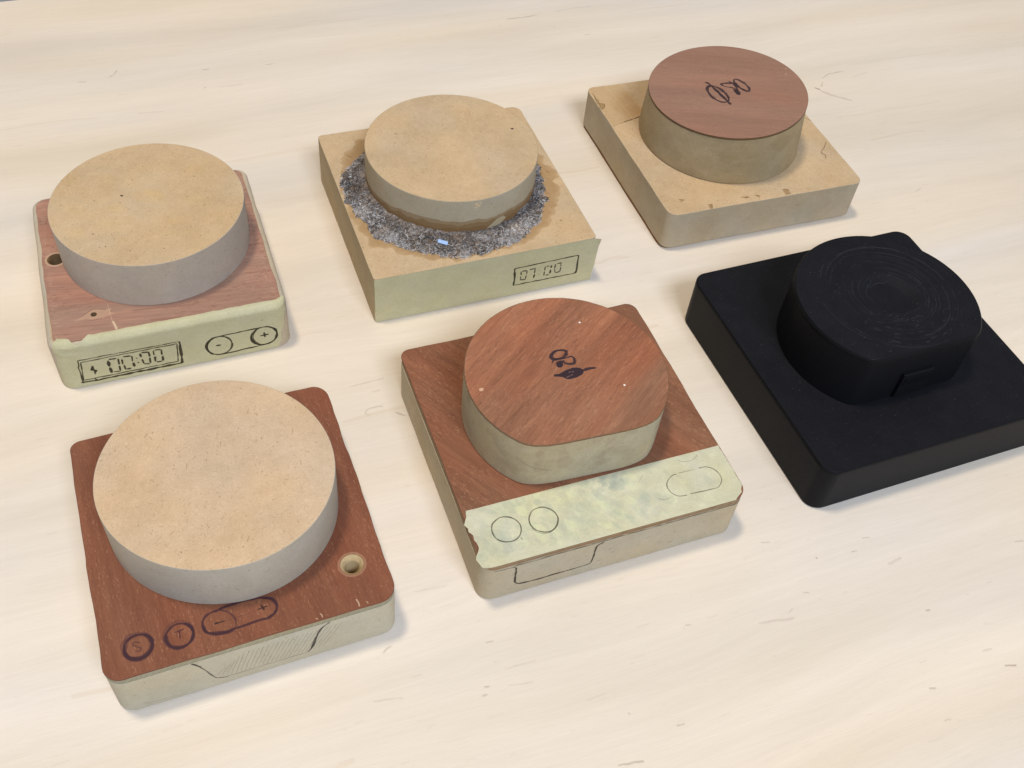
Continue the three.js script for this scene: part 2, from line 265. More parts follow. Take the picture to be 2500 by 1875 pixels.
// ------------------------------------------------------------------ A: red veneered block, plain disc, tape with a display drawn on its front
{
  const w = 96.2, d = 95.9, h = 25.8, rr = 2.1, T = h + 22.5;
  const g = thing('alarm_clock_mockup', 'red veneered block with plain disc knob, tape front shows battery bolt and 00:00 display', 'clock model', -162.74, -324.63, 25.56, GROUP);
  const o = roundRect(w, d, 6, 0.25, 3);
  const holeBig = circ(-40.6, -4.4, 3.6), holeSmall = circ(-28.9, 33, 1.25, 16);
  const sd = mdfSide(o.P, h, 11);
  const bare = mdfTop(100, 12, null, [186, 158, 118]);
  block(g, 'base_block', o, 0.1, h - 0.5, rr, 0.8, sd, bare, { holes: [holeBig, holeSmall], size: 100, n: 6 });
  const A = 0.12, s = surface(100, 100, 10, veneerColour([162, 121, 100], 5.2, A, 1.1));
  pores(s, 31, 5200, A, 0.35, 0.5, 0, 0); s.ctx.translate(50, 50);
  { const c = s.ctx, r = rng(6);
    for (let i = 0; i < 34; i++) { const x = -46 + r() * 92, z = -46 + r() * 92, l = 6 + r() * 26; line(c, [[x, z], [x + l, z + l * A + r()]], 0.3 + r() * 1.2, rgba(r() < 0.5 ? [120, 66, 50] : [190, 140, 112], 0.12 + r() * 0.16)); }
    poly(c, [[-37, 35], [-33.5, 33.1], [-29.1, 30.1], [-24.3, 31.4], [-21.6, 31.3], [-22.8, 33.2], [-20.6, 34.4], [-26, 36.1], [-29.7, 35.9], [-32.7, 34.9]], rgba([190, 154, 124], 0.6));
    pen(c, [[-33.5, 33], [-29, 30], [-24, 31.3]], 0.25, [96, 60, 42], 0.6); pen(c, [[-32.7, 34.9], [-29.6, 36], [-26, 36.2]], 0.25, [96, 60, 42], 0.5);
    pen(c, [[-23, 28.5], [-22.3, 36.3], [-21.4, 44.8]], 0.45, [200, 166, 136], 0.5); poly(c, [[-22.4, 39], [-21.6, 38.8], [-20.6, 43.4], [-21.2, 44.6]], rgba([212, 184, 150], 0.9));
    c.strokeStyle = rgba([190, 158, 124], 0.75); c.lineWidth = 1.3; c.beginPath(); c.arc(-40.6, -4.4, 3.9, 0, TAU); c.stroke();
    for (let i = 0; i < 260; i++) { const e = r() < 0.5 ? [-44.4 + r() * r() * 2.6, -44 + r() * 88] : [44.4 - r() * r() * 4.2, -44 + r() * 88]; line(c, [e, [e[0] + (r() - 0.5) * 2.4, e[1] + (r() - 0.5) * 0.6]], 0.25 + r() * 0.7, rgba([184, 152, 122], 0.1 + r() * 0.2)); }   // sanded through along the sides
  }
  const vm = mat(tex(s), { roughness: 0.78, ...fineBump(4, 4) });
  const vo = roundRect(w - 4.4, d - 4.2, 4, 0.7, 9);
  block(g, 'veneer', vo, h - 0.5, h, 0.15, 0, vm, vm, { holes: [holeBig, holeSmall], size: 100, n: 2, through: true });
  const wm = mdfSide(25, 10, 14, null, [120, 92, 58]);
  well(g, -40.6, -4.4, h - 0.05, [[3.6, 0], [3.1, 0.8], [2.9, 4], [2.6, 10], [0.01, 10]], wm, 0.18, 4); well(g, -28.9, 33, h - 0.05, [[1.25, 0], [1.05, 1], [0.9, 8], [0.01, 8]], wm, 0.2, 9);
  const kc = [1.7, -5.25], ko = polar(kc[0], kc[1], () => 40);
  const kt = mdfTop(84, 15, (c) => { const r = rng(8); c.translate(-kc[0], -kc[1]); for (const [x, z, q] of [[-8.1, -11.5, 0.7], [-22, 10, 0.35], [-18, 19, 0.3], [4, 26, 0.3], [-9, 24, 0.3], [18, -4, 0.25], [24, 3, 0.25], [-15, 12, 0.2]]) { c.fillStyle = rgba([58, 42, 24], 0.9); c.beginPath(); c.ellipse(x, z, q, q * 0.7, r() * 3, 0, TAU); c.fill(); } for (let i = 0; i < 40; i++) { const x = -30 + r() * 60, z = -30 + r() * 50, q = 3 + r() * 6; c.fillStyle = rgba([204, 160, 92], 0.05); c.beginPath(); c.ellipse(x, z, q, q * 0.6, r(), 0, TAU); c.fill(); } });
  block(g, 'knob', ko, h + 0.05, T, 0.15, 0.2, mdfSide(ko.P, T - h, 16, null, [182, 168, 150]), kt, { size: 84, centre: kc });
  // masking tape over the front, folded onto the rounded top edge
  const L1 = h - 0.5 - rr, LA = L1 + rr * Math.PI / 2, tw = 100, th = 29;
  const L2 = (u) => { const x = -47 + u * 94; return LA + 1.5 + 0.35 * fbm(x / 4, 3, 3) - 3.1 * Math.max(0, 1 - Math.abs(x + 39.5) / 4.5) ** 0.6 + (x < -42 ? 0.4 : 0); };
  const xl = (v) => lerpList([[0, -47.2], [0.55, -46.8], [0.8, -46.4], [0.9, -46.0], [1, -44.4]], v) + 0.5 * noise(v * 9, 2), xr = (v) => lerpList([[0, 42.4], [0.25, 43.6], [0.42, 44.8], [0.6, 46.4], [0.8, 47.0], [1, 46.8]], v) + 0.6 * noise(v * 12, 7);
  const P = (u, v) => {
    const l = 0.3 + v * (L2(u) - 0.3), x = xl(v) + (xr(v) - xl(v)) * u, curl = Math.max(0, 1 - Math.abs(u - 0.06) / 0.09) * Math.max(0, l / L1 - 0.8) * 5, lift = 0.12 + curl * (0.35 + 0.5 * noise(l * 1.3 + u * 40, 4));
    const round = Math.max(0, Math.abs(x) - (w / 2 - 6)), in_ = round > 0 ? 6 - Math.sqrt(Math.max(0, 36 - round * round)) : 0;
    if (l < L1) return [x, l, d / 2 + lift - in_];
    const a = Math.min(Math.PI / 2, (l - L1) / rr), R = rr + lift, f = Math.max(0, l - LA);
    return [x, L1 + Math.sin(a) * R + Math.max(0, Math.min(1, (l - LA + 1.4) / 1.2)) * 0.62, d / 2 - rr + Math.cos(a) * R - f - in_];
  };
  const tm = tapeMat(tw, th, 3, (c) => {
    c.translate(tw / 2, th); c.scale(1, -1); const K = [40, 35, 16];
    const D = (l, q, a = 0.85) => l.forEach((p) => pen(c, p, q * 1.7, K, Math.min(1, a * 1.2)));
    D([[[-38.8, 16.4], [1.6, 15.9]], [[-37.9, 15.1], [0.4, 14.9]], [[-39, 4.2], [-0.7, 4.2]], [[-37.9, 15], [-39, 4.2]], [[-38.8, 16.4], [-38.9, 13.6], [-39.4, 11.8], [-39.3, 8.4], [-39.6, 3.6]]], 0.3, 0.8);
    D([[[0.4, 14.9], [-0.7, 4.2]]], 0.35); D([[[1.6, 15.9], [1.3, 9], [0.9, 2.7]], [[-40.1, 3.2], [-33.6, 2.6], [-27.5, 2.8], [0.9, 2.7]]], 0.62); D([[[-34.8, 4], [-33.7, 2.3]]], 0.4);
    poly(c, [[-34.1, 12.1], [-35.4, 9.4], [-34.1, 8.6], [-34.2, 6.1], [-32.6, 8.7], [-33.7, 9.5], [-33.6, 11.1]], rgba(K, 0.92));
    D([[[-27, 13.6], [-24.3, 13.4]], [[-23.7, 12.8], [-23.8, 9.5]], [[-23.8, 8.5], [-24, 5.5]], [[-26.7, 5.8], [-24.4, 5.4]], [[-22.2, 12], [-22.4, 9.2]], [[-22, 8.3], [-21.9, 5.8]], [[-21.5, 13.5], [-18.6, 13.1]], [[-18.2, 12.8], [-18.4, 9.8]], [[-18.3, 8.8], [-18.2, 6.4]], [[-21.7, 5.9], [-19.8, 5.8]], [[-14.8, 13.3], [-14.7, 11.2]], [[-14.1, 13.7], [-11.6, 13.4]], [[-11.2, 13.5], [-11.3, 10.6]], [[-14.5, 9.8], [-14.4, 7.2]], [[-11.4, 9.7], [-11.6, 6.7]], [[-14.1, 6.7], [-12.1, 6.1]], [[-9.3, 13.4], [-9.5, 11]], [[-8.9, 13.7], [-6.4, 13.3]], [[-6.2, 13.1], [-6.5, 10.2]], [[-9.3, 9.7], [-9.5, 7]], [[-6.4, 9.3], [-6.5, 6.6]], [[-9.1, 6.3], [-7, 6.4]]], 0.52, 1);
    D([[[-27.7, 12.9], [-27.8, 9.5]], [[-27.6, 8.4], [-27.5, 5.6]]], 0.85, 1); D([[[-16.7, 11.1], [-16.5, 11]], [[-16.5, 8.4], [-16.2, 8.3]]], 0.7, 1);
    D([ring(17.3, 8.7, 5.3, 5.6), ring(36.5, 9.2, 5.5, 5.4), [[17.6, 14.3], [35.8, 14.6]], [[17.4, 2.9], [36.4, 3.8]]], 0.42, 0.85);
    D([ring(17.2, 8.7, 5.3, 5.6, 110, 235, 14), ring(36.3, 9.2, 5.4, 5.4, 110, 250, 14), ring(36.5, 9.2, 5.5, 5.4, -40, 60, 10)], 0.6, 0.85); D([ring(36.8, 9.3, 5.2, 5.2, 130, 235, 12)], 0.35, 0.7);
    D([[[16, 8.9], [18, 8.8]], [[34.8, 9.6], [38.3, 9.7]], [[36.5, 11.2], [36.6, 8.4]]], 0.55, 1); D([[[36.5, 18.9], [36.6, 18.8]]], 0.5, 1);
  }, 0.5);
  add(g, 'masking_tape', sheet(P, 120, 44, 0.12, (q, u, v) => [q[0] / tw + 0.5, (0.3 + v * (L2(u) - 0.3)) / th]), tm, 'pale masking tape with a drawn display and a plus minus pill');
}

// ------------------------------------------------------------------ B: bare block and disc stuck together with a collar of grey filler
{
  const w = 106.6, d = 106.1, h = 26.9, T = h + 20.9;
  const g = thing('alarm_clock_mockup_001', 'plain fibreboard block and disc joined by ragged grey glue, 07:00 drawn on front tape', 'clock model', -39.99, -391.92, 25.49, GROUP);
  const o = roundRect(w, d, [2.5, 1.6, 2.2, 4.5], 0.12, 5);
  const stain = [[-35.1, -46.3], [-42.9, -36.3], [-49.5, -24], [-52.6, -7.4], [-52.4, 19.2], [-47.9, 30.8], [-40.1, 36.9], [-28.3, 46.2], [-14, 51.6], [-1.5, 52], [20.1, 47.6], [37.4, 37.1], [47.8, 21.3], [51, 8.5], [49.4, -13.1], [40, -30]];
  const wobble = (pts, amp, f) => { const q = []; pts.forEach((p, i) => { const b = pts[i + 1]; if (!b) return; const n = Math.ceil(Math.hypot(b[0] - p[0], b[1] - p[1]) / 0.6); for (let k = 0; k < n; k++) { const x = p[0] + (b[0] - p[0]) * k / n, z = p[1] + (b[1] - p[1]) * k / n, l = Math.hypot(x, z + 3.35), e = 1 + amp * fbm(x / f, z / f, 3) / l; q.push([x * e, (z + 3.35) * e - 3.35]); } }); return q; };
  const top = mdfTop(110, 21, (c) => {
    for (const [e, a] of [[1, 0.5], [0.99, 0.2], [0.975, 0.3], [0.95, 0.3]]) poly(c, wobble(stain.map(([x, z]) => [x * e, z * e]), 3.4, 5), rgba([150, 112, 68], a * 0.62));
    
    const r = rng(5); for (let i = 0; i < 90; i++) { const a = r() * TAU, q = 44 + r() * 8; c.fillStyle = rgba(r() < 0.5 ? [120, 82, 44] : [190, 158, 112], 0.25); c.beginPath(); c.ellipse(Math.cos(a) * q, Math.sin(a) * q - 3.35, 0.5 + r() * 1.6, 0.4 + r(), r() * 3, 0, TAU); c.fill(); }
    line(c, [[41, 37], [41.6, 37.4]], 0.4, rgba([70, 40, 24], 0.9));
  });
  block(g, 'base_block', o, 0.1, h, 0.2, 0.4, mdfSide(o.P, h, 22, null, [176, 158, 124]), top, { size: 110 });
  const kc = [-0.08, -3.35], ko = polar(kc[0], kc[1], () => 40.5), kh = T - h;
  const kside = mdfSide(ko.P, kh, 24, (c, s) => {
    const edge = (x) => { const f = x / ko.P * 360; return 9.6 + 1.3 * fbm(x / 6, 3, 3) - (f > 215 ? (f - 215) * 0.07 : 0) - (f < 140 ? (140 - f) * 0.03 : 0); };
    for (const k of [1, 0.8, 0.55]) { const p = [[0, kh]]; for (let x = 0; x <= ko.P; x += 0.5) p.push([x, kh - Math.max(0.5, edge(x) * (k === 1 ? 1 : k + 0.15 * fbm(x / 3, k * 30, 2)))]); p.push([ko.P, kh]); poly(c, p, rgba([124, 88, 44], 0.45)); }
    const fx = (deg) => deg / 360 * ko.P; poly(c, [[fx(186), kh - 3], [fx(193), kh - 6.8], [fx(198), kh - 7.4], [fx(201), kh - 5.5], [fx(196), kh - 3]], rgba([196, 184, 152], 0.75));
    for (const [f, y, q] of [[178, 18.8, 0.9], [179.5, 17.6, 0.8], [177.5, 16.8, 0.6], [180.5, 19.2, 0.6]]) { c.fillStyle = rgba([214, 190, 146], 0.95); c.beginPath(); c.ellipse(fx(f), kh - y, q, q * 0.8, 0.4, 0, TAU); c.fill(); }
  }, [182, 168, 140]);
  const ktop = mdfTop(84, 25, (c) => { c.translate(-kc[0], -kc[1]); c.fillStyle = rgba([40, 28, 16], 0.95); c.beginPath(); c.ellipse(31.9, -8.6, 0.7, 0.55, 0.3, 0, TAU); c.fill(); line(c, [[-23.4, -18.3], [-22.5, -17.6]], 0.35, rgba([80, 58, 34], 0.8)); poly(c, [[-15, 36.5], [-13, 35.9], [-12.2, 37.6], [-14, 38.4]], rgba([218, 192, 146], 0.7)); });
  block(g, 'knob', ko, h + 0.05, T, 0.25, 0.2, kside, ktop, { size: 84, centre: kc });
  // the dried filler: a lumpy collar with loose fibres and grit all over
  const outer = [[0, 46], [50, 48.5], [65, 51], [80, 53], [92, 53], [110, 52.6], [128, 55.6], [142, 53.6], [155, 53.5], [165, 55.2], [174, 54.6], [187, 53.6], [200, 52.4], [212, 50.8], [226, 49.2], [240, 47.6], [250, 46.4], [262, 46], [275, 46.2], [300, 45.4], [360, 46]];
  const R = (f) => lerpList(outer, f * 360 / TAU) - 0.8 + 2.0 * fbm(f * 13, 3, 3), lumps = (x, z) => 0.8 * fbm(x / 1.5, z / 1.5, 3) + 0.6 * fbm(x / 4.5, z / 4.5, 2);
  const hgt = (f, t, x, z) => { const inn = 3.4 + 0.8 * noise(f * 5, 8), e = (1 - t) ** 1.3 * inn + 0.35; return h - 0.1 + Math.max(0.06, (e + lumps(x, z)) * Math.min(1, (1 - t) * 5)); };
  const nF = 420, nR = 26, pos = [], uv = [], idx = [];
  for (let i = 0; i <= nF; i++) for (let j = 0; j <= nR; j++) { const f = (i % nF) / nF * TAU, t = j / nR, q = 40.2 + (R(f) - 40.2) * t, x = kc[0] - q * Math.sin(f), z = kc[1] - q * Math.cos(f); pos.push(x, hgt(f, t, x, z), z); uv.push(x / 112 + 0.5, 0.5 - z / 112); }
  for (let i = 0; i < nF; i++) for (let j = 0; j < nR; j++) { const a = i * (nR + 1) + j, b = a + nR + 1; idx.push(a, a + 1, b + 1, a, b + 1, b); }
  const fs = surface(112, 112, 8, (x, y) => { const p = Math.max(0, fbm(x / 8 + 2, y / 8, 2) - 0.05), v = fbm(x / 0.9, y / 0.9, 3) * 46 + p * 150 + noise(x * 2.6, y * 2.6) * 30, b = Math.max(0, fbm(x / 5 + 9, y / 5, 2)) * 36; return [116 + v + b, 106 + v + b * 0.65, 99 + v + b * 0.2]; });
  add(g, 'glue_collar', geo(pos, null, uv, idx), mat(tex(fs), { roughness: 0.7, ...fineBump(30, 30, 0.0003) }), 'rough grey dried glue');
  const r = rng(91), fg = new THREE.CylinderGeometry(0.0001, 0.00007, 0.0013, 4, 2); { const p = fg.attributes.position; for (let i = 0; i < p.count; i++) p.setX(i, p.getX(i) + 0.0003 * (1 - (p.getY(i) / 0.00065) ** 2)); fg.computeVertexNormals(); }
  const NI = 5200, im = new THREE.InstancedMesh(fg, mat(null, { roughness: 0.55 }), NI), M = new THREE.Matrix4(), Q = new THREE.Quaternion(), E = new THREE.Euler(), col = new THREE.Color();
  for (let i = 0; i < NI; i++) {
    let f = (40 + r() * 260) / 360 * TAU; if (fbm(Math.sin(f) * 6, Math.cos(f) * 6, 2) > 0.15 && r() < 0.5) f = (70 + r() * 110) / 360 * TAU; const t = Math.min(0.97, Math.sqrt(r())), q = 40.6 + (R(f) - 40.6) * t, x = kc[0] - q * Math.sin(f), z = kc[1] - q * Math.cos(f), k = Math.min(0.999, Math.max(0, r() - 0.5 * fbm(x / 6, z / 6, 2)));
    E.set((r() - 0.5) * 1.2 + Math.PI / 2, r() * TAU, (r() - 0.5) * 0.9, 'YXZ'); Q.setFromEuler(E); const sc = 0.45 + r() * 1.1;
    M.compose(new THREE.Vector3(x * MM, (hgt(f, t, x, z) + 0.1 + r() * 0.3) * MM, z * MM), Q, new THREE.Vector3(sc, sc, sc)); im.setMatrixAt(i, M);
    const g1 = k < 0.42 ? 0.4 + r() * 0.4 : k < 0.78 ? 0.14 + r() * 0.14 : 0.02 + r() * 0.04; im.setColorAt(i, k > 0.72 && k < 0.82 ? col.setRGB(0.3, 0.19, 0.11) : col.setRGB(g1, g1 * 0.94, g1 * 0.89));
  }
  im.name = 'glue_fibres'; im.userData = { kind: 'stuff' }; im.castShadow = im.receiveShadow = true; g.add(im);
  const chip = add(g, 'blue_chip', new THREE.BoxGeometry(0.0046, 0.0004, 0.0018), mat(null, { color: new THREE.Color(0x9dbbe4), roughness: 0.4 }), 'tiny pale blue flake stuck in the glue');
  chip.position.set(-17.6 * MM, (h + 2.1) * MM, 39.6 * MM); chip.rotation.set(0.35, -0.55, 0.05);
  // tape flat over the whole front, its right end standing off the corner
  const tw = 110, P = (u, v) => { const x = -53.1 + u * (106.4 + 1.5 * v) + 0.15 * noise(v * 9, u * 3), y = 0.4 + v * (h - 0.5), e = Math.max(0, u - 0.955) / 0.045, l = Math.max(0, 1 - u / 0.02); return [x, y, d / 2 + 0.14 + e * e * 0.9 * (0.3 + v) * (0.7 + 0.5 * noise(v * 4, 6)) - l * l * 0.35]; };
  const tm = tapeMat(tw, h, 6, (c) => {
    c.translate(tw / 2, h); c.scale(1, -1); const K = [34, 32, 14];
    pen(c, [[13.1, 17.2], [44.9, 18]], 0.62, K, 1, 0.05); pen(c, [[45, 18], [45.3, 6.3]], 0.75, K, 1, 0.05); pen(c, [[45.3, 6.3], [13.3, 6.3]], 0.6, K, 1, 0.05); pen(c, [[13.3, 6.2], [13.6, 11], [13.1, 17.2]], 0.95, K, 1, 0.05); pen(c, [[45.2, 7.5], [44.6, 6.4]], 1.1, K, 1);
    for (const p of [[[16.5, 14.4], [16.7, 12.3]], [[17, 14.6], [19.4, 14.4]], [[19.5, 14.3], [19.4, 12.1]], [[16.6, 11.4], [16.6, 9.1]], [[16.6, 9.1], [19, 8.8]], [[19.4, 11.3], [19.1, 8.8]], [[20.8, 14.6], [23.5, 14.8]], [[23.5, 14.8], [23.5, 11.8]], [[23.5, 11], [23.3, 8.7]], [[25.6, 13.2], [25.8, 13.2]], [[25.7, 10.6], [25.9, 10.5]], [[28.6, 14.7], [28.5, 12.3]], [[29.3, 14.6], [30.6, 14.6]], [[31.7, 14.7], [31.6, 13.1]], [[28.5, 11.4], [28.5, 8.9]], [[29.3, 8.8], [30.9, 8.9]], [[31.5, 11.9], [31.5, 9.5]], [[33.8, 14.9], [33.6, 12.4]], [[34.6, 15], [36.5, 15.2]], [[36.6, 15.1], [36.5, 13]], [[33.6, 11.8], [34, 9.9], [34.8, 9.3], [36.5, 9.5]], [[36.7, 12.2], [36.6, 9.7]]]) pen(c, p, 0.72, K, 1, 0.04);
  }, 0.55);
  add(g, 'masking_tape', sheet(P, 110, 10, 0.12, (q, u, v) => [q[0] / tw + 0.5, v]), tm, 'pale masking tape with 07:00 in a drawn frame');
}

// ------------------------------------------------------------------ C: bare block on a brown veneer underside, slanted disc with a red veneer top
{
  const w = 110.1, d = 109.3, h = 23.15;
  const g = thing('alarm_clock_mockup_002', 'plain fibreboard block with slanted tall disc, its smooth reddish veneer top marked with diameter 80', 'clock model', 93.26, -465.82, 24.67, GROUP);
  const fo = roundRect(w - 0.8, d - 5.4, 3.5, 0.2, 2), fg = mergeGeometries([loft(fo, arc(0.1, 1.8, 0, 0.1, 2), { h0: 0, h1: 3 }), cap(fo, 0, 0.1, { up: false })]); fg.translate(0, 0, -1.9 * MM);
  add(g, 'bottom_veneer', fg, mdfSide(100, 4, 32, null, [122, 84, 46]));
  const o = roundRect(w, d, [4, 5, 4.5, 4], 0.3, 13);
  const chips = [[[-54.2, -49.3], [-53.8, -45.4], [-54.4, -39.2], [-54.3, -34.2], [-51.6, -36], [-50.8, -38.9], [-53.4, -40.2], [-53.4, -46.5]], [[9.9, 49.7], [13.2, 49.9], [12.1, 53.6], [9.8, 53.8]], [[-32.5, 51], [-30.3, 51.1], [-31.9, 53.9], [-33.3, 53.8]], [[-13.8, 49.8], [-9.5, 50.3], [-11.6, 51.4]], [[-6.2, 50.1], [-4.3, 50.7], [-5, 52]], [[-45.3, 43.7], [-43.5, 44.6], [-44.9, 45.9]]];
  const top = mdfTop(112, 33, (c) => {
    const r = rng(55);
    poly(c, [[-54, -54], [-35, -54], [-33, -24], [-54, -20]], rgba([184, 150, 100], 0.35)); for (let i = 0; i < 26; i++) { c.fillStyle = rgba([176, 140, 88], 0.12); c.beginPath(); c.ellipse(-44 + r() * 12, -46 + r() * 22, 2 + r() * 5, 2 + r() * 3, r() * 3, 0, TAU); c.fill(); }
    pen(c, [[-54.3, -19.3], [-47, -21.2]], 0.4, [120, 92, 56], 0.6); pen(c, [[-47, -21.2], [-42.9, -22.2], [-36.7, -23.8]], 0.75, [78, 56, 30], 0.85); pen(c, [[52.5, -3.5], [56, 2.3]], 0.6, [120, 94, 58], 0.7);
    pen(c, [[-44, -54], [-42, -36], [-41, -22]], 0.35, [206, 178, 132], 0.6);
    for (const p of chips) { poly(c, p, rgba([146, 114, 72], 0.7)); pen(c, p, 0.45, [98, 72, 42], 0.55, 0.3); }
  });
  block(g, 'base_block', o, 1.7, h, 0.15, 0.6, mdfSide(o.P, h, 34, null, [176, 160, 132]), top, { size: 112 });
  const b = [-1.48, -0.52], t = [-4.07, 1.55], T = 51.7, ko = polar(b[0], b[1], () => 42.2);
  const warp = (v) => { const k = (v[1] - h) / (T - h), x = v[0] + (t[0] - b[0]) * k, z = v[2] + (t[1] - b[1]) * k; return [x, v[1] + k * (0.0637 * (x - t[0]) + 0.0171 * (z - t[1])), z]; };
  const prof = []; for (let i = 0; i <= 6; i++) { const k = i / 6; prof.push([2.2 * k + 0.05, h + 0.6 + (T - 1.9 - h) * k]); } prof.unshift([0.8, h + 0.05], [0.75, h + 0.35]);
  const ks = mdfSide(ko.P, T - h, 35, (c, s) => { const r = rng(3); for (let i = 0; i < 60; i++) { c.fillStyle = rgba([118, 98, 62], 0.07); c.beginPath(); c.ellipse(r() * s.w, r() * s.h, 4 + r() * 9, 2 + r() * 5, 0, 0, TAU); c.fill(); } }, [166, 146, 110]);
  add(g, 'knob', mergeGeometries([loft(ko, prof, { h0: h, h1: T, warp }), cap(ko, 2.2, T - 1.3, { warp }), cap(ko, 0.8, h + 0.05, { up: false })], false), ks);
  const vs = surface(84, 84, 11, veneerColour([150, 110, 88], 8.4, 0.12 + 0.3, 0.6)); pores(vs, 36, 3600, 0.42, 0.4, 0.28, 0, 0, 1.6); vs.ctx.translate(42 - t[0], 42 - t[1]);
  { const c = vs.ctx;
    pen(c, Array.from({ length: 31 }, (_, i) => { const a = i / 30 * TAU; return [-10.6 + 3.9 * Math.cos(a) + 0.8 * Math.sin(a), 3.1 + 7.6 * Math.sin(a)]; }), 1.35, INK, 0.92); pen(c, [[-12.1, -8.2], [-11, -6.5], [-10.4, -3.4], [-9.5, 2.8], [-9, 8.4], [-8.5, 13.2]], 1.35, INK, 0.92); pen(c, [[-12.6, -3.5], [-10.5, -3.2], [-8.6, 9]], 1.5, INK, 0.9);
    pen(c, [[0.8, -2.9], [-3.2, -4.3], [-5.2, -4], [-4.1, -1.6], [-0.4, 1.2], [-0.1, 4.2], [-0.9, 6.6], [0.5, 3], [1.1, -1.5], [-0.2, -5.1]], 1.15, INK, 0.92); poly(c, [[-1.8, 2], [0.6, 2.6], [1, 5.6], [-0.4, 7.6], [-1.6, 6.6]], rgba(INK, 0.92));
    pen(c, Array.from({ length: 31 }, (_, i) => { const a = i / 30 * TAU; return [4.5 + 2.2 * Math.cos(a) + 0.9 * Math.sin(a), -0.1 + 5.8 * Math.sin(a)]; }), 1.35, INK, 0.92); pen(c, [[1.2, -3], [2.2, 1], [3.4, 4.6]], 1.5, INK, 0.9);
    line(c, [[33, -6], [33.6, -6.4]], 0.3, rgba([225, 210, 190], 0.8)); line(c, [[30.5, -1.5], [31.2, -2]], 0.3, rgba([225, 210, 190], 0.7)); }
  const vm = mat(tex(vs), { roughness: 0.66, ...fineBump(3, 3, 0.00003) });
  const go = polar(b[0], b[1], () => 42.2);
  const vw = (v) => warp(v), edgeM = mdfSide(250, 3, 37, null, [104, 78, 50]);
  add(g, 'knob_veneer', mergeGeometries([loft(go, [[2.15, T - 1.3], [2.1, T - 0.1], [2.2, T]], { h0: T - 1.3, h1: T, warp: vw }), cap(go, 2.2, T, { size: 84, centre: b, warp: vw })], true), [edgeM, vm], 'smooth reddish veneer with a diameter sign and 80');
}

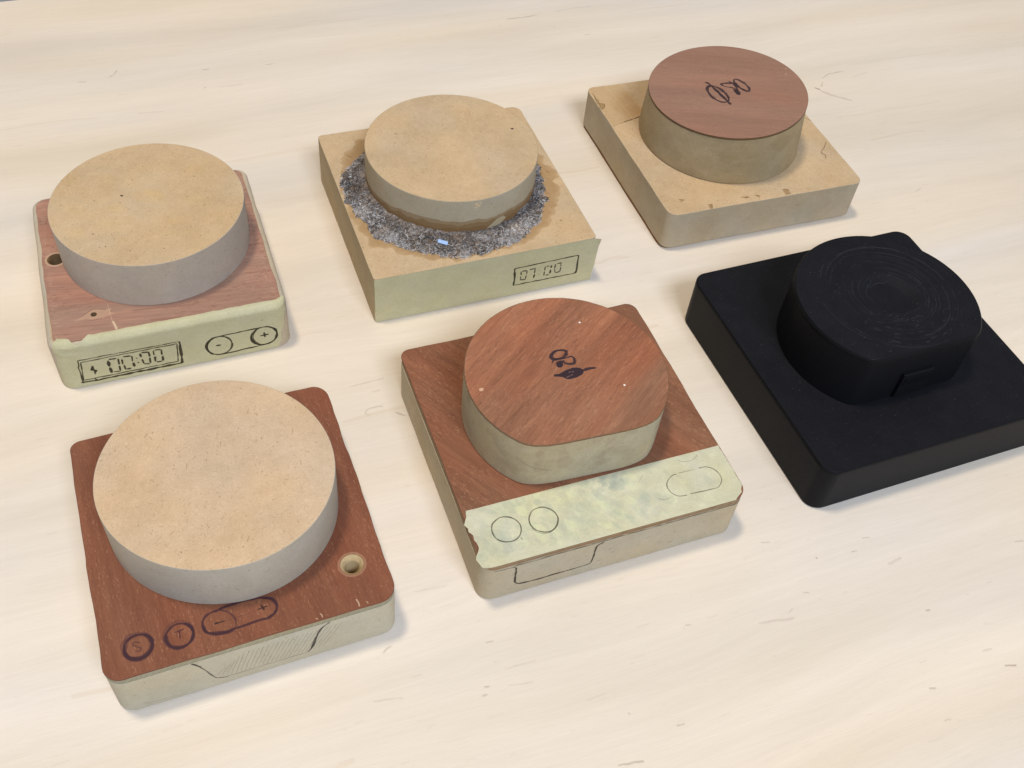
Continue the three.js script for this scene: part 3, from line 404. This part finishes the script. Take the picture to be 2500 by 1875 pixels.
// ------------------------------------------------------------------ D: black printed plastic model
{
  const w = 117.3, d = 116.7, h = 25.7, T = 53.5;
  const g = thing('alarm_clock_mockup_003', 'black plastic model with flat fronted knob and ringed hollow in its top', 'clock model', 153.39, -324.25, 26.33, GROUP);
  const BL = new THREE.Color().setRGB(0.0085, 0.0087, 0.0100);
  const s = surface(120, 120, 8, (x, y) => { const v = noise(x * 3, y * 3) * 3 + fbm(x / 6, y / 6, 2) * 3; return [26 + v, 26 + v, 29 + v]; });
  { const r = rng(71), c = s.ctx; for (let i = 0; i < 500; i++) { const x = r() * 120, y = r() * 120; line(c, [[x, y], [x + 0.2, y + 0.1]], 0.15 + r() * 0.2, rgba([120, 120, 126], 0.15 + r() * 0.3)); } for (let i = 0; i < 60; i++) { const x = r() * 120, y = r() * 120, a = r() * 3, l = 1 + r() * 5; line(c, [[x, y], [x + l * Math.cos(a), y + l * Math.sin(a)]], 0.12, rgba([90, 90, 96], 0.25)); }
    const hx = 60 - 0.7, hz = 60 - 0.9;          // worn rings and scuffs in and round the hollow
    for (let i = 0; i < 46; i++) { const q = 8 + r() * 24, a = r() * 360; pen(c, ring(hx, hz, q, q, a, a + 15 + r() * 70, 16), 0.18 + r() * 0.22, [70, 70, 76], 0.12 + r() * 0.28, 0.1); }
    for (let i = 0; i < 70; i++) { const q = 10 + r() * 20, a = 40 + r() * 110; pen(c, ring(hx, hz, q, q, a, a + 2 + r() * 6, 4), 0.25, [110, 108, 108], 0.12 + r() * 0.3, 0.1); } }
  const plastic = (o) => new THREE.MeshPhysicalMaterial({ metalness: 0, specularIntensity: 0.2, ...o });
  const topM = plastic({ map: tex(s), roughness: 0.5, bumpMap: rep(bumpFine, 6, 6), bumpScale: 0.00008 });
  const sideM = plastic({ color: BL, specularIntensity: 0.13, roughness: 0.42, bumpMap: rep(bumpLayers, 8, 1.2), bumpScale: 0.00006 });
  const o = roundRect(w, d, 6.5), prof = [[0.6, 0.1], [0, 0.9], [0, h - 1.6], [0.15, h - 1.3], [0.15, h - 1.0], [0, h - 0.8], [0.1, h - 0.25], [0.5, h]];
  add(g, 'base_block', mergeGeometries([loft(o, prof, { h0: 0, h1: h }), cap(o, 0.5, h, { size: 120 }), cap(o, 0.6, 0.1, { up: false })], true), [sideM, topM, sideM]);
  const kc = [-3.7, 1.6], ko = polar(kc[0], kc[1], flatFront(39, 29.4, 3), 160), hole = circ(kc[0] + 3, kc[1] - 2.5, 28, 64);
  const kprof = [[0.1, h - 0.2], [0, h + 0.4], [0, T - 2.4], [0.25, T - 2.1], [0.25, T - 1.7], [0, T - 1.5], [0.1, T - 0.5], [0.6, T]];
  const knob = add(g, 'knob', mergeGeometries([loft(ko, kprof, { h0: h, h1: T }), cap(ko, 0.6, T, { size: 120, holes: [hole] })], true), [sideM, topM]);
  // hollow printed in thin steps, deepest in the middle
  const hp = [[28, 0]]; for (const [a, b] of [[27.6, 0.16], [25, 0.17], [24.7, 0.32], [22, 0.33], [21.7, 0.48], [19, 0.49], [18.7, 0.65], [15.6, 0.66], [15.3, 0.82], [12.4, 0.85], [11.8, 1.1], [9.5, 1.9], [7.6, 2.5], [5, 2.75], [2.5, 2.85], [0.01, 2.86]]) hp.push([a, b]);
  { const n = 64, pos = [], uv = [], idx = []; hp.forEach(([r, y], j) => { for (let i = 0; i <= n; i++) { const a = i / n * TAU, k = 1 + (j && j < 12 ? 0.012 * noise(i % n * 0.3, j >> 1) : 0); pos.push(kc[0] + 3 + r * k * Math.cos(a), T - y, kc[1] - 2.5 + r * k * Math.sin(a)); const X = kc[0] + 3 + r * k * Math.cos(a), Z = kc[1] - 2.5 + r * k * Math.sin(a); uv.push(X / 120 + 0.5, 0.5 - Z / 120); } });
    for (let j = 0; j + 1 < hp.length; j++) for (let i = 0; i < n; i++) { const a = j * (n + 1) + i, b = a + 1, c = a + n + 1, e = c + 1; idx.push(a, b, e, a, e, c); }
    const dg = geo(pos, null, uv, idx).toNonIndexed(); dg.computeVertexNormals(); add(knob, 'hollow', dg, topM); }
  // raised square catch on the flat front
  const bo = roundRect(15, 4.4, 0.6), bg = mergeGeometries([loft(bo, arc(0, 13.5, 0.5, 0.3, 2), { h0: 0, h1: 14 }), cap(bo, 0.5, 13.5), cap(bo, 0.3, 0, { up: false })], false);
  const bm = add(knob, 'catch', bg, sideM); bm.position.set(-3.6 * MM, (h + 1.6) * MM, (kc[1] + 29) * MM);
  const ridge = new THREE.BoxGeometry(0.013, 0.0005, 0.0006); for (let i = 0; i < 4; i++) { const q = add(bm, 'ridge', ridge, sideM); q.position.set(0, (10.8 - i * 1.1) * MM, 2.3 * MM); }
}

// ------------------------------------------------------------------ E: red open-grained veneer, flat fronted disc, wide tape on top
{
  const w = 107.1, d = 107.2, h = 25.3, T = 50.4, ply = 4.3;
  const g = thing('alarm_clock_mockup_004', 'red veneered block with flat fronted veneered knob, wide tape strip with circles on top', 'clock model', 23.35, -258.05, 25.42, GROUP);
  const o = roundRect(w, d, [4, 5.5, 5.5, 5], 0.15, 7);
  const S0 = (w / 2 - 4) + Math.PI / 2 * 4 + (d - 9.5) + Math.PI / 2 * 5.5 - 5.5 + w / 2, yb = h - ply;
  const bs = mdfSide(o.P, yb, 41, (c) => {
    const K = [44, 38, 28], F = (l) => l.map(([x, y]) => [S0 + x, yb - y]);
    pen(c, F([[-49.2, 20.8], [-42.3, 20.2], [-40.6, 19.2]]), 0.35, K, 0.8); pen(c, F([[-40.6, 19.4], [-40.5, 12.6], [-40.2, 8.6], [-38.4, 6.7]]), 0.75, K, 1); pen(c, F([[-38.4, 6.7], [-34, 6.1], [-20, 6.1]]), 0.75, K, 1); pen(c, F([[-20, 6.1], [-11.3, 6.4], [-9.4, 7.6]]), 0.55, K, 0.95); pen(c, F([[-9.4, 7.6], [-9.1, 11], [-9.0, 14.8], [-8.6, 18.4], [-6.2, 20.2]]), 0.8, K, 0.95); pen(c, F([[-42, 20.7], [10, 20.8], [52, 20.8]]), 0.35, [70, 58, 40], 0.75);
    const r = rng(4); for (let i = 0; i < 14; i++) { const x = S0 - 50 + r() * 100, y = 3 + r() * 14; line(c, [[x, y], [x + 0.6 + r(), y - 0.4]], 0.3, rgba([110, 98, 82], 0.5)); }
  }, [184, 170, 142]);
  block(g, 'base_block', o, 0.1, yb, 0.25, 0.9, bs, bs, {});
  const pm = mdfSide(o.P, ply, 43, (c, s) => { const r = rng(2); for (let i = 0; i < 5; i++) { c.fillStyle = rgba(i % 2 ? [104, 78, 50] : [160, 132, 96], 0.3); c.fillRect(0, i * ply / 5, s.w, ply / 5); } for (let i = 0; i < 900; i++) line(c, [[r() * s.w, 0.3 + r() * 3], [r() * s.w * 0 + r() * s.w, 0.3 + r() * 3]].map((p, k, a) => k ? [a[0][0] + 1 + r() * 2, a[0][1]] : p), 0.2, rgba([90, 66, 42], 0.3)); }, [156, 130, 98]);
  block(g, 'plywood_layer', roundRect(w - 0.3, d - 0.3, [4, 5.5, 5.5, 5], 0.2, 8), yb + 0.12, h - 0.5, 0.1, 0.25, pm, pm, {});
  const AB = 1.02, s = surface(110, 110, 10, veneerColour([134, 86, 58], 2.7, AB, 1)); pores(s, 44, 10000, AB, 0.55, 0.42, 0, 0, 1.8);
  const vm = mat(tex(s), { roughness: 0.84, ...fineBump(4, 4, 0.00008) });
  block(g, 'veneer', roundRect(w - 0.1, d - 0.1, [4, 5.5, 5.5, 5], 0.45, 17), h - 0.5, h, 0.25, 0, vm, vm, { size: 110, n: 2 });
  const kc = [-1.3, -4.7], ko = polar(kc[0], kc[1], flatFront(39.2, 32.2, 5.5, -0.05), 160);
  const ks = mdfSide(ko.P, T - h, 45, (c, s) => { const r = rng(31); for (let i = 0; i < 120; i++) { c.fillStyle = rgba(r() < 0.5 ? [120, 106, 82] : [206, 194, 164], 0.1); c.beginPath(); c.ellipse(s.w * (0.2 + 0.6 * r()), r() * s.h, 1 + r() * 4, 1 + r() * 3, r() * 3, 0, TAU); c.fill(); } pen(c, [[s.w * 0.37, 9], [s.w * 0.4, 13.5], [s.w * 0.43, 16]], 0.35, [110, 96, 76], 0.5); }, [176, 162, 130]);
  block(g, 'knob', ko, h + 0.1, T - 0.9, 0.05, 0.7, ks, ks, {});
  const AK = -0.62, v2 = surface(84, 84, 11, veneerColour([146, 95, 66], 6.1, AK, 1.35)); pores(v2, 46, 4200, AK, 0.55, 0.36, 0, 0, 2.6); v2.ctx.translate(42 - kc[0], 42 - kc[1]);
  { const c = v2.ctx, K = [40, 22, 30];
    pen(c, ring(-1.25, -13.3, 3.2, 2.1, 0, 360, 30).map(([x, z]) => [x + (z + 13.3) * -0.35, z]), 1.5, K, 0.96);
    pen(c, [[-5.2, -10.2], [-3.6, -11.4], [0.1, -11], [2.9, -11.1], [3.8, -10], [3.4, -8.2], [2.4, -7.4], [0, -8.1], [-1.1, -9.4], [-2.7, -7.8], [-3.6, -7.5], [-3.7, -8.7], [-2.9, -9.8], [-0.4, -9.8]], 1, K, 0.96); poly(c, [[-3.9, -9.4], [-1.6, -9.6], [-1.5, -7.9], [-2.7, -6.9], [-3.9, -7.2]], rgba(K, 0.96));
    poly(c, [[-6.9, -4.4], [-4.6, -4.1], [-1.8, -5.1], [1.6, -5.6], [3.8, -5], [5.3, -3.3], [3.9, -1.5], [1.2, -0.6], [-1.8, -0.5], [-3.2, -1.1], [-3.9, -2.2], [-5.5, -2.9], [-7, -3.4]], rgba(K, 0.96)); pen(c, [[5, -3.1], [7.3, -3.5], [10, -3.1]], 1.05, K, 0.96);
    for (const [x, z] of [[-2.8, -1.7], [-1.8, -1.9], [-0.6, -2.2], [0.4, -3.6], [-0.8, -3.8]]) line(c, [[x, z], [x + 0.7, z - 0.15]], 0.3, rgba([150, 110, 96], 0.8));
    poly(c, [[-36.6, -5.4], [-35.4, -6], [-34.6, -5.2], [-35.4, -4.2], [-36.4, -4.4]], rgba([216, 176, 140], 0.8)); for (const [x, z] of [[13.2, -27], [17.2, 8]]) { c.fillStyle = '#f4efe4'; c.beginPath(); c.arc(x, z, 0.42, 0, TAU); c.fill(); } }
  const km = mat(tex(v2), { roughness: 0.82, ...fineBump(3, 3, 0.00008) });
  block(g, 'knob_veneer', polar(kc[0], kc[1], (f) => flatFront(39.2, 32.2, 5.5, -0.05)(f) + 0.1 + 0.12 * fbm(f * 30, 5, 2), 240), T - 0.9, T, 0.3, 0.2, mdfSide(ko.P, 1.5, 47, null, [122, 90, 60]), km, { size: 84, centre: kc, n: 2, label: 'red open grained veneer with 80 and a diameter sign' });
  // wide tape on top of the front edge, torn at both ends
  const z0 = 29, tz = 25.2, tw = 112;
  const xl = (v) => lerpList([[0, -51.9], [0.13, -52.8], [0.22, -54.3], [0.44, -53], [0.66, -52.6], [0.82, -54.7], [0.97, -53.8], [1, -52.4]], v) + 0.5 * fbm(v * 14, 3, 2), xr = (v) => lerpList([[0, 53.1], [0.44, 53.2], [0.78, 53.3], [0.84, 51.9], [0.9, 51.4], [0.97, 48.6], [1, 47.8]], v) + 0.25 * fbm(v * 16, 11, 2);
  const P = (u, v) => { const x = xl(v) + (xr(v) - xl(v)) * u, l = Math.max(0, 1 - u / 0.05), y = h + 0.16 + 0.05 * fbm(x / 6, v * 4, 2) + l * l * (0.25 + 0.9 * Math.max(0, noise(v * 5 + 1, 5)) + 0.5 * v * v); return [x, y, z0 + tz * v]; };
  const tm = tapeMat(tw, 26, 12, (c) => {
    c.translate(tw / 2, -z0 + 0.4); const K = PENCIL, r = rng(17);
    for (let i = 0; i < 230; i++) { const x = -20 + (r() + r() + r() - 1.5) * 50, z = 30 + r() * 22; c.fillStyle = rgba(r() < 0.55 ? [158, 166, 146] : [218, 222, 170], 0.08 + r() * 0.14); c.beginPath(); c.ellipse(x, z, 0.8 + r() * 3, 0.6 + r() * 1.8, 0.5 + r(), 0, TAU); c.fill(); }
    for (let i = 0; i < 60; i++) { const x = -8 + r() * 20, z = 29.5 + r() * 6; c.fillStyle = rgba([138, 148, 138], 0.12); c.beginPath(); c.ellipse(x, z, 0.5 + r() * 1.2, 0.5 + r(), r() * 3, 0, TAU); c.fill(); }
    for (const [x, z] of [[-40.25, 40.7], [-25.8, 40.85]]) { pen(c, ring(x, z, 5.4, 5.4), 0.45, K, 0.85); pen(c, ring(x, z, 5.45, 5.35, -60, 150, 20), 0.3, K, 0.6); } pen(c, ring(-26.2, 41.3, 5.4, 5.3, 30, 160, 12), 0.3, K, 0.5); pen(c, [[-36.4, 45.6], [-36.2, 46.6]], 0.3, K, 0.6);
    pen(c, [[30.9, 36.8], [29.1, 36.9], [26.2, 38.7], [24.8, 41.3], [25.5, 44.4], [27.5, 46.3], [30.5, 46.6]], 0.36, K, 0.75); pen(c, [[32, 46.6], [40.9, 47], [44, 46.8], [46.6, 44.6], [47.2, 41.7], [46.1, 38.7], [43.4, 36.9], [40.5, 36.7]], 0.36, K, 0.7); pen(c, [[31.7, 36.4], [38.7, 36.8]], 0.28, K, 0.45); pen(c, [[19.3, 45.1], [21.2, 46], [23.9, 45.9]], 0.3, K, 0.45); pen(c, ring(38.5, 29.5, 4.5, 3, 20, 160, 12), 0.25, K, 0.3); pen(c, [[15, 36], [18, 33.5]], 0.3, K, 0.3);
  }, 1, [199, 194, 162]);
  add(g, 'masking_tape', sheet((u, v) => P(u, 1 - v), 120, 40, 0.12, (q) => [q[0] / tw + 0.5, 1 - (q[2] - z0 + 0.4) / 26]), tm, 'wide pale tape with two circles and a pill drawn in pencil');
}

// ------------------------------------------------------------------ F: dark red veneered block, large plain disc, buttons drawn straight on the wood
{
  const w = 96.7, d = 100, h = 25.3, T = h + 22.5, ply = 3.4;
  const g = thing('alarm_clock_mockup_005', 'dark red veneered block with plain disc knob and round buttons inked on the wood', 'clock model', -95.27, -194.91, 26.68, GROUP);
  const o = roundRect(w, d, [4, 6, 6, 6], 0.12, 27), yb = h - ply, S0 = (w / 2 - 4) + Math.PI / 2 * 4 + (d - 10) + Math.PI / 2 * 6 - 6 + w / 2;
  const F = (l) => l.map(([x, y]) => [S0 + x, yb - y]);
  const bs = mdfSide(o.P, yb, 51, (c) => {
    const K = [52, 46, 40], top = yb - 0.3;
    for (let i = 0; i < 26; i++) { const x = -17 + i * 1.5, k = Math.min(1, i / 5); pen(c, F([[x, 6 + (1 - k) * 3], [x + 3.4 + i * 0.16, 6 + (top - 8) * (0.35 + 0.6 * k)]]), 0.18, [96, 86, 70], 0.5); }
    pen(c, F([[-22, top], [-20.6, 19.6], [-19, 15.5], [-17.6, 11], [-16, 7], [-13.6, 5.6], [-12, 5.5]]), 0.42, K, 0.9); pen(c, F([[-22, top], [-19.6, 17.6]]), 0.7, K, 0.9); pen(c, F([[-12, 5.5], [15.2, 5.2]]), 0.28, [80, 72, 58], 0.75);
    pen(c, F([[15.2, 5.2], [17.4, 8.4], [18.6, 12.6], [19.4, 16], [21.4, 19.6], [24, top]]), 0.6, K, 0.95); pen(c, F([[16.4, 6.4], [17.8, 11.4], [18.9, 14.6], [17.6, 11.2], [17, 8.2]]), 0.4, K, 0.9);
    pen(c, F([[-40, 4], [-32, 3], [-28, 2.4]]), 0.3, [120, 108, 88], 0.4);
  }, [188, 178, 152]);
  block(g, 'base_block', o, 0.1, yb, 0.15, 1.6, bs, bs, { holes: [circ(36.7, 32.9, 3.1)] });
  const pm = mdfSide(o.P, ply, 53, (c, s) => { const r = rng(12); line(c, [[0, ply - 0.15], [s.w, ply - 0.15]], 0.3, rgba([74, 64, 48], 0.75)); for (let x = 0; x < s.w; x += 0.9 + r() * 1.6) { pen(c, [[x, ply], [x + 1.2 + r(), 0.4 + r()]], 0.2, [92, 84, 66], 0.45); } }, [158, 150, 122]);
  block(g, 'plywood_layer', roundRect(w - 0.15, d - 0.15, [4, 6, 6, 6], 0.25, 28), yb + 0.08, h - 0.6, 0.1, 0.15, pm, pm, { holes: [circ(36.7, 32.9, 4.0)], through: true });
  const AG = 1.5, s = surface(104, 104, 10, veneerColour([127, 75, 49], 9.9, AG, 0.8)); pores(s, 54, 9500, AG, 0.5, 0.34, 0, 0, 1.4); s.ctx.translate(52, 52);
  { const c = s.ctx, K = [54, 24, 32];
    for (const [x, z] of [[-36.65, 40.35], [-23.6, 40.7]]) { pen(c, ring(x, z, 4.35, 4.35, -60, 200, 26), 1.35, K, 0.8); pen(c, ring(x, z, 4.4, 4.35), 0.85, K, 0.8); pen(c, ring(x - 0.3, z - 0.4, 5, 5, 90, 360, 20), 0.9, K, 0.22, 0.2); }
    pen(c, ring(-36.65, 40.35, 4.3, 4.3), 1.25, K, 0.5, 0.15);
    pen(c, [[-35.9, 39], [-37.4, 38.4], [-38.2, 39.1], [-37.2, 40.2], [-36, 41.1], [-36.5, 42], [-37.7, 41.7]], 0.42, K, 0.6); pen(c, [[-25.1, 39.2], [-21.7, 38.8]], 0.45, K, 0.7); pen(c, [[-23.3, 39.1], [-23.5, 41.8]], 0.6, K, 0.7);
    const pill = [[-10, 35.5], [-13.1, 35.8], [-15.3, 37.5], [-15.9, 39.9], [-15.2, 42.3], [-12.5, 43.8], [-8.8, 44.4], [-6, 44], [2.4, 43.7], [5.1, 43.6], [7.9, 42.1], [8.6, 39.5], [7.5, 37.2], [4.2, 35.6], [1.4, 35.1], [-4.1, 34.9], [-10, 35.5]];
    pen(c, pill, 0.9, K, 0.85); pen(c, pill.slice(3, 8), 1.3, K, 0.8); pen(c, pill.slice(9, 14), 0.8, K, 0.7); pen(c, pill.slice(14), 1, K, 0.5, 0.2); pen(c, [[-10, 35.6], [-7.6, 37], [-6, 39], [-5.4, 41.4], [-6, 43.8]], 0.6, K, 0.55); pen(c, [[7.4, 37.3], [8.3, 40.4], [7.1, 42.6]], 0.5, K, 0.6);
    pen(c, [[-12.3, 40.3], [-8.9, 40.1]], 0.7, [44, 22, 18], 0.95); pen(c, [[2.3, 39.6], [5.6, 39.2]], 0.6, [44, 22, 18], 0.95); pen(c, [[3.6, 38], [4.2, 40.5]], 0.65, [44, 22, 18], 0.95); pen(c, [[-8.9, 40.3], [1.9, 40]], 0.2, K, 0.4);
    for (const [x, z, l, q] of [[21.6, 47.9, 1.3, 0.4], [34.4, 46.6, 2.6, 0.5], [37.4, 48.4, 0.8, 0.3], [19.8, 49, 0.5, 0.3]]) line(c, [[x, z], [x + 0.35, z + l * 0.5], [x + 0.3, z + l]], q, rgba([200, 176, 142], 0.75));
    c.strokeStyle = rgba([176, 140, 108], 0.5); c.lineWidth = 0.8; c.beginPath(); c.arc(36.7, 32.9, 4.6, 0, TAU); c.stroke(); }
  const vm = mat(tex(s), { roughness: 0.82, ...fineBump(4, 4, 0.00007) });
  const hole = circ(36.7, 32.9, 4.1);
  block(g, 'veneer', roundRect(w, d, [4, 6, 6, 6], 0.4, 33), h - 0.6, h, 0.25, 0, vm, vm, { size: 104, holes: [hole], n: 2, through: true });
  well(g, 36.7, 32.9, h - 0.04, [[4.1, 0], [3.9, 0.5], [3.15, 0.9], [3.0, 2.0], [2.3, 2.2], [2.1, 13], [0.01, 13]], mdfSide(24, 9, 57, null, [188, 164, 122]), 0.06, 3);
  const kc = [0.3, -4.9], kr = (f) => 40.1 + 0.5 * Math.cos(2 * (f - 0.75)) + 0.25 * Math.cos(3 * f + 1), ko = polar(kc[0], kc[1], kr);
  block(g, 'knob', ko, h + 0.05, T, 0.15, 0.2, mdfSide(ko.P, T - h, 55, null, [178, 168, 150]), mdfTop(86, 56, (c) => { const r = rng(66); for (let i = 0; i < 18; i++) { const x = -30 + r() * 60, z = -32 + r() * 62, a = 1.2 + r() * 1.4, l = 0.6 + r() * 1.6; line(c, [[x, z], [x + l * Math.cos(a), z + l * Math.sin(a)]], 0.25, rgba([136, 106, 68], 0.5)); } }, [200, 172, 138]), { size: 86, centre: kc });
}

// ------------------------------------------------------------------ a stray hair on the fibreboard block
{
  const pts = [[53, 20], [49.6, 24], [46.3, 26.7], [45.8, 28.4], [47, 29.8], [45.6, 32.2]].map(([x, z], i) => new THREE.Vector3(x * MM, (0.12 + 0.1 * (i % 2)) * MM, z * MM));
  const t = new THREE.Mesh(new THREE.TubeGeometry(new THREE.CatmullRomCurve3(pts), 40, 0.00012, 5), mat(null, { color: new THREE.Color(0x7a5f3c), roughness: 0.6 }));
  t.name = 'stray_hair'; t.position.set(93.26 * MM, 23.2 * MM, -465.82 * MM); t.rotation.y = 24.67 * Math.PI / 180; t.castShadow = true; t.userData = { label: 'fine curled brown hair lying on the plain fibreboard block', category: 'hair' }; scene.add(t);
}

// ------------------------------------------------------------------ the two ceiling lamps, outside the picture
LAMPS.forEach((L, i) => {
  const g = new THREE.Group(); g.name = i ? 'ceiling_lamp_001' : 'ceiling_lamp'; g.position.set(...L.at); g.lookAt(...L.aim); g.userData = { label: L.label, category: 'lamp' }; scene.add(g);
  const [w, h] = L.size, dim = new THREE.Color(...L.color);
  const box = add(g, 'housing', new THREE.BoxGeometry(w + 0.04, h + 0.04, 0.05), mat(null, { color: new THREE.Color(0xd8d8d4) })); box.position.z = -0.04;
  const p = add(g, 'diffuser', new THREE.BoxGeometry(w, h, 0.01), new THREE.MeshStandardMaterial({ color: 0xffffff, emissive: dim, emissiveIntensity: 1.5, roughness: 0.6 })); p.position.z = -0.008;
  const l = new THREE.RectAreaLight(new THREE.Color().setRGB(...L.color), L.power, w, h); l.name = 'lamp_light'; l.lookAt(0, 0, -1); g.add(l); l.rotation.set(0, Math.PI, 0);
});

renderer.render(scene, camera);
